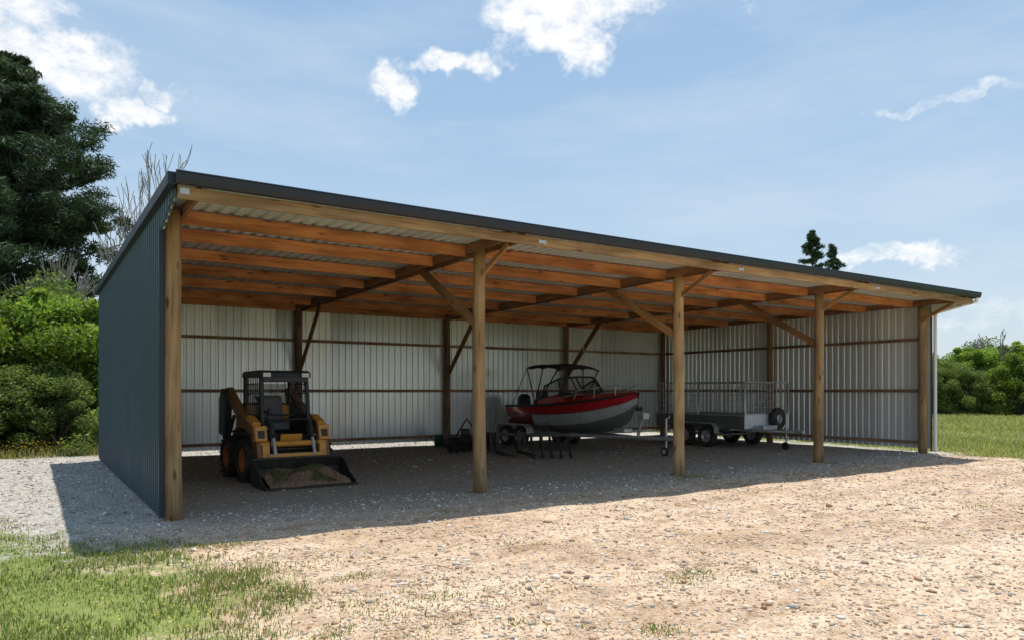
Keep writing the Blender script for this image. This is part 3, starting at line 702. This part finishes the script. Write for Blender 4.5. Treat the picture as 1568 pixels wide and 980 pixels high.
tube('winch_post',[(0,-4.85,.46),(0,-5.05,1.12)],.04,M['galv'],btr)
box('winch',(0,-5.06,1.0),(.22,.2,.18),M['galv'],btr,bw=.02)
lathe('bow_roller',[(.001,-.08),(.06,-.07),(.04,0),(.06,.07),(.001,.08)],M['black'],btr,(0,-4.9,1.18),14)
tube('winch_handle',[(.12,-5.06,1.0),(.2,-5.06,1.0),(.2,-5.22,.9)],.014,M['galv'],btr)
tube('coupling',[(0,-6.1,.47),(0,-6.38,.49)],.055,M['orange'],btr)
tube('jockey_tube',[(.14,-5.7,.95),(.14,-5.7,.2)],.028,M['galv'],btr)
tube('jockey_handle',[(.14,-5.7,.95),(.26,-5.7,.97),(.26,-5.7,1.03)],.012,M['galv'],btr)
wheel('jockey_wheel',(.14,-5.66,.12),.12,.07,btr,M['galv'])
box('spare_bracket',(0,-4.3,.6),(.3,.4,.12),M['galv'],btr,bw=.02)

# ------------------------------------------------------------ cage trailer
ct=empty('cage_trailer',(16.2,5.05,0),math.radians(-1))
box('deck',(0,0,.60),(1.9,3.44,.05),M['trpan'],ct)
for s_ in(-1,1):
    box('side_panel',(s_*.95,0,.76),(.04,3.5,.36),M['trpan'],ct,bw=.005)
    for k in range(5): box('side_panel_rib',(s_*.975,-1.6+k*.8,.76),(.03,.05,.36),M['trpan'],ct,bw=.003)
    box('side_top_rail',(s_*.955,0,.955),(.06,3.54,.04),M['galv'],ct,bw=.005)
    box('chassis_rail',(s_*.5,0,.53),(.06,3.4,.10),M['galv'],ct,bw=.005)
    for yy in(-.42,.42): wheel('wheel',(s_*1.0,yy,.32),.32,.2,ct,M['galv'])
    mg=[(.85,.42),(.82,.62),(.7,.72),(-.7,.72),(-.82,.62),(-.85,.42),(-.82,.42),(-.79,.6),(-.69,.69),(.69,.69),(.79,.6),(.82,.42)]
    prism('mudguard',mg,min(s_*.98,s_*1.16),max(s_*.98,s_*1.16),M['galv'],ct,.003)
box('front_panel',(0,-1.75,.78),(1.94,.04,.40),M['trlight'],ct,bw=.005)
box('front_top_rail',(0,-1.76,.99),(1.98,.06,.04),M['galv'],ct,bw=.005)
box('rear_panel',(0,1.75,.78),(1.94,.04,.32),M['trpan'],ct,bw=.005)
for yy in(-1.2,-.4,.4,1.2): box('cross_bearer',(0,yy,.545),(1.86,.05,.06),M['galv'],ct,bw=.003)
for yy in(-.42,.42): tube('axle',[(-1,yy,.34),(1,yy,.34)],.03,M['galv'],ct)
def cage(p0,p1,z0,z1,nv,nh):
    p0=Vector(p0);p1=Vector(p1)
    for k in range(nv+1):
        p=p0.lerp(p1,k/nv); tube('cage_bar',[(p.x,p.y,z0),(p.x,p.y,z1)],.006,M['galv'],ct)
    for k in range(nh+1):
        z=z0+(z1-z0)*k/nh; tube('cage_wire',[(p0.x,p0.y,z),(p1.x,p1.y,z)],.005,M['galv'],ct)
def cg2(a,b_):
    cage((a[0],a[1],0),(b_[0],b_[1],0),1.0,1.88,int(max(8,(Vector(b_)-Vector(a)).length/.13)),5)
    fr=[(a[0],a[1],.98),(a[0],a[1],1.90),(b_[0],b_[1],1.90),(b_[0],b_[1],.98)]
    tube('cage_frame',fr,.022,M['galv'],ct)
for s_ in(-1,1):
    cg2((s_*.95,-1.74),(s_*.95,-.02)); cg2((s_*.95,.02),(s_*.95,1.74))
cg2((-.93,-1.76),(.93,-1.76)); cg2((-.93,1.76),(.93,1.76))
for s_ in(-1,1): tube('drawbar_arm',[(s_*.5,-1.6,.52),(0,-2.7,.50)],.04,M['galv'],ct)
tube('coupling',[(0,-2.65,.50),(0,-2.95,.52)],.05,M['galv'],ct)
tube('jockey_tube',[(.0,-2.4,.95),(.0,-2.4,.2)],.026,M['galv'],ct); wheel('jockey_wheel',(.0,-2.37,.11),.11,.06,ct,M['black'])
lathe('spare_tyre',[(.14,-.09),(.25,-.1),(.30,-.06),(.31,0),(.30,.06),(.25,.1),(.14,.09)],M['rub'],ct,(.25,-1.92,.86),28).rotation_euler=(0,0,math.radians(90))
lathe('spare_rim',[(.001,-.03),(.08,-.04),(.1,-.01),(.15,-.02),(.18,-.08),(.18,.08),(.001,.08)],M['galv'],ct,(.25,-1.92,.86),28).rotation_euler=(0,0,math.radians(90))
box('tool_box',(-.35,-2.0,.62),(.6,.3,.12),M['galv'],ct,bw=.01)
box('number_plate',(-.78,-1.785,.9),(.28,.006,.12),M['white'],ct,bw=0)

# ------------------------------------------------------------ implements on floor
fk=empty('ripper_attachment',(9.3,4.5,0),math.radians(-28))
box('frame_top',(0,0,.55),(1.05,.08,.08),M['dkst'],fk); box('frame_bottom',(0,.05,.2),(1.05,.08,.08),M['dkst'],fk)
for x in(-.46,-.2,.2,.46): box('frame_upright',(x,.02,.38),(.06,.06,.36),M['dkst'],fk)
for k in range(5):
    x=-.46+k*.23
    prism('tine',[(.1,.52),(-.08,.50),(-.42,.12),(-.50,.02),(-.36,.04),(-.10,.28),(.1,.3)],x-.02,x+.02,M['dkst'],fk,.005)
    o=box('tine_shoe',(x,-.46,.05),(.08,.14,.04),M['dkst'],fk,(math.radians(20),0,0))
tube('hose',[(-.3,0,.6),(-.35,-.1,.75),(-.1,-.12,.78),(.05,0,.62)],.015,M['black'],fk)
mw=empty('post_hole_auger',(8.05,6.6,0),math.radians(15))
tube('auger_shaft',[(-.7,0,.22),(.6,0,.25)],.04,M['dkst'],mw)
v=[];f=[]
for i in range(73):
    a=i/72*2*math.pi*4.5; x=-.65+i/72*1.0
    v+= [(x,.04*math.cos(a),.23+.04*math.sin(a)),(x,.20*math.cos(a),.23+.20*math.sin(a))]
for i in range(72): f.append((2*i,2*i+1,2*i+3,2*i+2))
h_=mk('auger_flight',v,f,M['dkst'],mw); h_.modifiers.new('s','SOLIDIFY').thickness=.012
box('auger_motor',(.62,0,.26),(.3,.26,.28),M['black'],mw,bw=.05); box('auger_bracket',(.85,0,.3),(.2,.5,.45),M['dkst'],mw,bw=.01)
pf=empty('pallet_fork_attachment',(9.0,5.9,0),math.radians(-12))
box('fork_frame_top',(0,.1,.50),(1.0,.06,.08),M['dkst'],pf); box('fork_frame_bottom',(0,.1,.14),(1.0,.06,.08),M['dkst'],pf)
for x in(-.47,.47): box('fork_upright',(x,.1,.32),(.07,.06,.36),M['dkst'],pf)
for x in(-.3,.3): prism('fork_tine',[(.08,.58),(.02,.58),(.0,.08),(-1.0,.04),(-1.0,.02),(.08,.02)],x-.06,x+.06,M['dkst'],pf,.004)
sm=empty('rotary_slasher',(9.0,8.2,0),math.radians(-20))
prism('slasher_deck',[(-.6,.12),(-.6,.26),(-.5,.34),(.5,.34),(.6,.26),(.6,.12),(.57,.12),(.57,.25),(-.57,.25),(-.57,.12)],-.6,.6,M['dkst'],sm,.01)
box('slasher_gearbox',(0,0,.45),(.24,.24,.22),M['black'],sm,bw=.03); tube('slasher_aframe',[(-.35,-.4,.34),(0,-.2,.85),(.35,-.4,.34)],.03,M['dkst'],sm)
gb_=empty('green_bucket',(8.6,9.1,0))
lathe('pail',[(.001,.01),(.12,.01),(.16,.34),(.17,.35),(.15,.34),(.11,.03),(.001,.03)],M['green'],gb_,(0,0,0),24,'Z')
tube('pail_handle',[(-.16,0,.33),(-.13,-.08,.40),(0,-.12,.44),(.13,-.08,.40),(.16,0,.33)],.006,M['galv'],gb_)

# ------------------------------------------------------------ trees
def rand_unit(n):
    v=rng.normal(size=(n,3)); return v/np.linalg.norm(v,axis=1)[:,None]
def leaves_mesh(cent,rad,n,size,asp,cols,flat=.75,shell=.5):
    k=rng.integers(0,len(cent),n); d=rand_unit(n); rr=rng.random(n)**shell
    p=cent[k]+d*(rad[k]*rr)[:,None]*np.array([1,1,flat])
    u=rand_unit(n); w_=np.cross(u,rand_unit(n)); w_/=np.linalg.norm(w_,axis=1)[:,None]+1e-9
    s=size*rng.uniform(.6,1.4,n)[:,None]
    V=np.stack([p-u*s-w_*s*asp*.3,p-w_*s*asp,p+u*s,p+w_*s*asp],1)
    tone=rng.uniform(.7,1.3,len(cent))
    c=cols[rng.integers(0,len(cols),n)]*rng.uniform(.8,1.2,(n,1))*tone[k][:,None]
    return V.reshape(-1,3),np.repeat(c,4,0)
def tubes_mesh(segs,nside=6):
    V=[];F=[]
    for p0,p1,r0,r1 in segs:
        p0=Vector(p0);p1=Vector(p1);d=(p1-p0).normalized(); a=d.orthogonal().normalized(); b_=d.cross(a)
        s=len(V)
        for p,r in((p0,r0),(p1,r1)):
            for k in range(nside):
                t_=2*math.pi*k/nside; V.append(tuple(p+a*r*math.cos(t_)+b_*r*math.sin(t_)))
        for k in range(nside): F.append((s+k,s+(k+1)%nside,s+nside+(k+1)%nside,s+nside+k))
    return V,F
def limb_path(p0,d,L,r0,n=5,wob=.15,up=.0):
    segs=[];p=Vector(p0);d=Vector(d).normalized();pts=[p.copy()]
    for i in range(n):
        d=(d+Vector((random.uniform(-wob,wob),random.uniform(-wob,wob),random.uniform(-wob,wob)+up))).normalized()
        q=p+d*L/n; segs.append((p.copy(),q.copy(),r0*(1-i/n)+.01,r0*(1-(i+1)/n)+.01)); p=q; pts.append(p.copy())
    return segs,pts
def bush_mesh(H,R,n,size,cols,lumps=34,asp=.55):
    cs=[];rs=[];segs=[]
    for i in range(lumps):
        a=random.uniform(0,6.28); hh=random.random()**.75; z=.3+hh*(H-.7)*random.uniform(.9,1.08)
        prof=R*(math.sin(min(1,(.22+.78*(1-hh)))*math.pi/2))**.8*(1+.22*math.sin(2*a+H))
        rr=prof*(random.random()**.35)*random.uniform(.75,1.0)
        cs.append((rr*math.cos(a),rr*math.sin(a),z)); rs.append(random.uniform(.18,.55)*R/2.2*1.15)
        if i%3==0:
            s_,_=limb_path((0,0,.1),(cs[-1][0],cs[-1][1],cs[-1][2]+.6),Vector(cs[-1]).length,.06,5,.12); segs+=s_
    V,C=leaves_mesh(np.array(cs),np.array(rs),n,size,asp,cols,.85,.5)
    return (V,C,segs)
def add_tree(name,V,C,segs,mat,loc,bark=None):
    e=empty(name,loc)
    n=len(V)//4
    fast('crown_foliage',V,np.arange(n*4).reshape(-1,4),M[mat],C,e)
    tv,tf=tubes_mesh(segs); mk('trunk_and_limbs',tv,tf,bark or M['bark'],e,True)
    return e
lightg=np.array([(.18,.29,.035),(.24,.34,.05),(.12,.21,.03),(.30,.38,.08),(.15,.24,.04)])
midg=np.array([(.12,.18,.045),(.15,.22,.055),(.09,.14,.035),(.20,.24,.08)])
darkg=np.array([(.045,.085,.040),(.06,.10,.048),(.03,.055,.03),(.085,.12,.05)])
bm=[bush_mesh(4.7,2.5,30000,.07,lightg,72),bush_mesh(4.7,2.6,30000,.065,midg,74),bush_mesh(4.2,2.4,27000,.07,lightg*.8,64)]
meshes=[]
for i,(V,C,segs) in enumerate(bm):
    n=len(V)//4
    a=fast('bush_foliage',V,np.arange(n*4).reshape(-1,4),M['leaf'],C); tv,tf=tubes_mesh(segs); b_=mk('bush_limbs',tv,tf,M['bark'],None,True)
    meshes.append((a.data,b_.data)); D.objects.remove(a); D.objects.remove(b_)
def bush(loc,kind,s=1,sz=None):
    e=empty('leafy_bush',loc,random.uniform(0,6.28)); e.scale=(s,s,sz or s)
    for nm,me in zip(('foliage','limbs'),meshes[kind]): link(D.objects.new(nm,me),e)
for x,y,k,s,sz in [(-.7,15.2,0,.95,1.0),(-2.3,14.6,2,.9,.98),(-4.2,14.3,0,1,1),(-1.5,19.5,1,1.1,1.15),(-3.5,18,1,1.1,1.15),(1.2,17.5,2,.95,.95),(-1.0,13.0,1,.6,.5),(-2.7,12.8,1,.7,.55),
    (-7,14.5,1,1,1),(-10,13,0,1.1,1),(-6,19,1,1.2,1.3),(5,19,1,1,.8),(9.5,20,0,1,.8),(14,20.5,2,1,.8),(19,21,1,1,.7),(-10,18,1,1.2,1.2)]:
    bush((x,y,-.05),k,s,sz)
hed=[]
for F_,R0,R1,st,sz in((50,23,48,2.6,.92),(54,25,50,3.2,1.1),(60,16,62,4.2,1.28)):
    R_=R0
    while R_<R1:
        ff_=F_+random.uniform(-1.5,1.5)
        hed.append((.835*R_+.55*ff_-1.53,-.55*R_+.835*ff_-10.22,sz*random.uniform(.78,1.12))); R_+=st*random.uniform(.8,1.15)
for x,y,s in hed: bush((x,y,-.1),random.choice([0,1,1,2]),s*1.1,s)

def pine(name,loc,H,prof,nb,nleaf,z0,droop,clr,cols,lsize,asp=.16,flat=.5,lo=.6):
    segs=[];cs=[];rs=[]
    nT=10; tr=[]
    for i in range(nT+1):
        z=H*i/nT; tr.append(Vector((math.sin(i*.9)*.12,math.cos(i*.7)*.1-.1,z)))
    r0=H*.022
    for i in range(nT): segs.append((tr[i]-Vector((0,0,.2 if i==0 else 0)),tr[i+1],r0*(1-i/nT)+.02,r0*(1-(i+1)/nT)+.015))
    for b in range(nb):
        z=z0+(H-z0)*((b+random.random())/nb)**.9
        Rm=np.interp(z,prof[0],prof[1])*random.uniform(lo,1.15); a=random.uniform(0,6.28)
        i=min(nT-1,int(z/H*nT)); base=tr[i].lerp(tr[i+1],z/H*nT-i)
        s_,pts=limb_path(base,(math.cos(a),math.sin(a),random.uniform(-.1,.35)-droop),Rm,.02+.012*Rm,6,.12,.07)
        segs+=s_
        for j,p in enumerate(pts[2:]):
            if random.random()<.85:
                q=1 if clr>.4 else .4
                cs.append((p.x+random.uniform(-.35,.35)*q,p.y+random.uniform(-.35,.35)*q,p.z+random.uniform(-.1,.35)*q)); rs.append(clr*random.uniform(.55,1.3)*(.7+.3*Rm/5))
    V,C=leaves_mesh(np.array(cs),np.array(rs),nleaf,lsize,asp,cols,flat,.55)
    return add_tree(name,V,C,segs,'needle',loc)
pine('pine_tree',(-2.5,32.5,0),17.2,([0,4,6.3,7.8,9.4,11.3,13.1,15,17.2],[3.5,4.5,5.4,5.9,5.3,4.5,3.6,2.5,.6]),185,240000,3.5,0,.72,darkg,.17,.15,.55)
pine('conifer_tree',(38.6,17.2,0),11.3,([0,3,6,8,10,11.3],[1.9,1.8,1.3,1.05,.6,.12]),80,22000,1.5,.05,.25,darkg*1.1,.12,.2,.7,.5)
pine('conifer_tree',(40.6,17.1,0),10.6,([0,3,6,8,9.6,10.6],[1.7,1.6,1.2,.9,.45,.1]),70,18000,1.5,.05,.24,darkg*1.1,.12,.2,.7,.5)

def bare(name,loc,H,spread,mat,seed,depth=5,r=.12,mn=.012):
    random.seed(seed); segs=[]
    def grow(p,d,L,r,lv):
        s_,pts=limb_path(p,d,L,r,4,.13,.03); 
        s2=[(a,b_,max(mn,r*(1-i*.1)),max(mn,r*(1-(i+1)*.1))) for i,(a,b_,_,_) in enumerate(s_)]
        segs.extend(s2)
        if lv==0: return
        for k in range(random.choice([2,3,3])):
            q=pts[random.choice([2,3,4,4])]; dd=Vector(d)+Vector((random.uniform(-1,1)*spread,random.uniform(-1,1)*spread,random.uniform(-.1,.5)))
            grow(q,dd,L*random.uniform(.6,.82),r*.6,lv-1)
    grow(Vector((0,0,-.1)),(0,0,1),H*.33,r,depth)
    e=empty(name,loc); tv,tf=tubes_mesh(segs,5); mk('trunk_and_branches',tv,tf,mat,e,True)
bare('bare_tree',(2.9,30,0),13.6,.55,M['deadwood'],3,6,.17,.013)
bare('bare_tree',(-.6,27,0),7.6,.6,M['deadwood'],11,6,.13,.010)
bare('bare_tree',(59.8,16.5,0),6.8,.6,M['deadwood'],5,6,.1,.014)
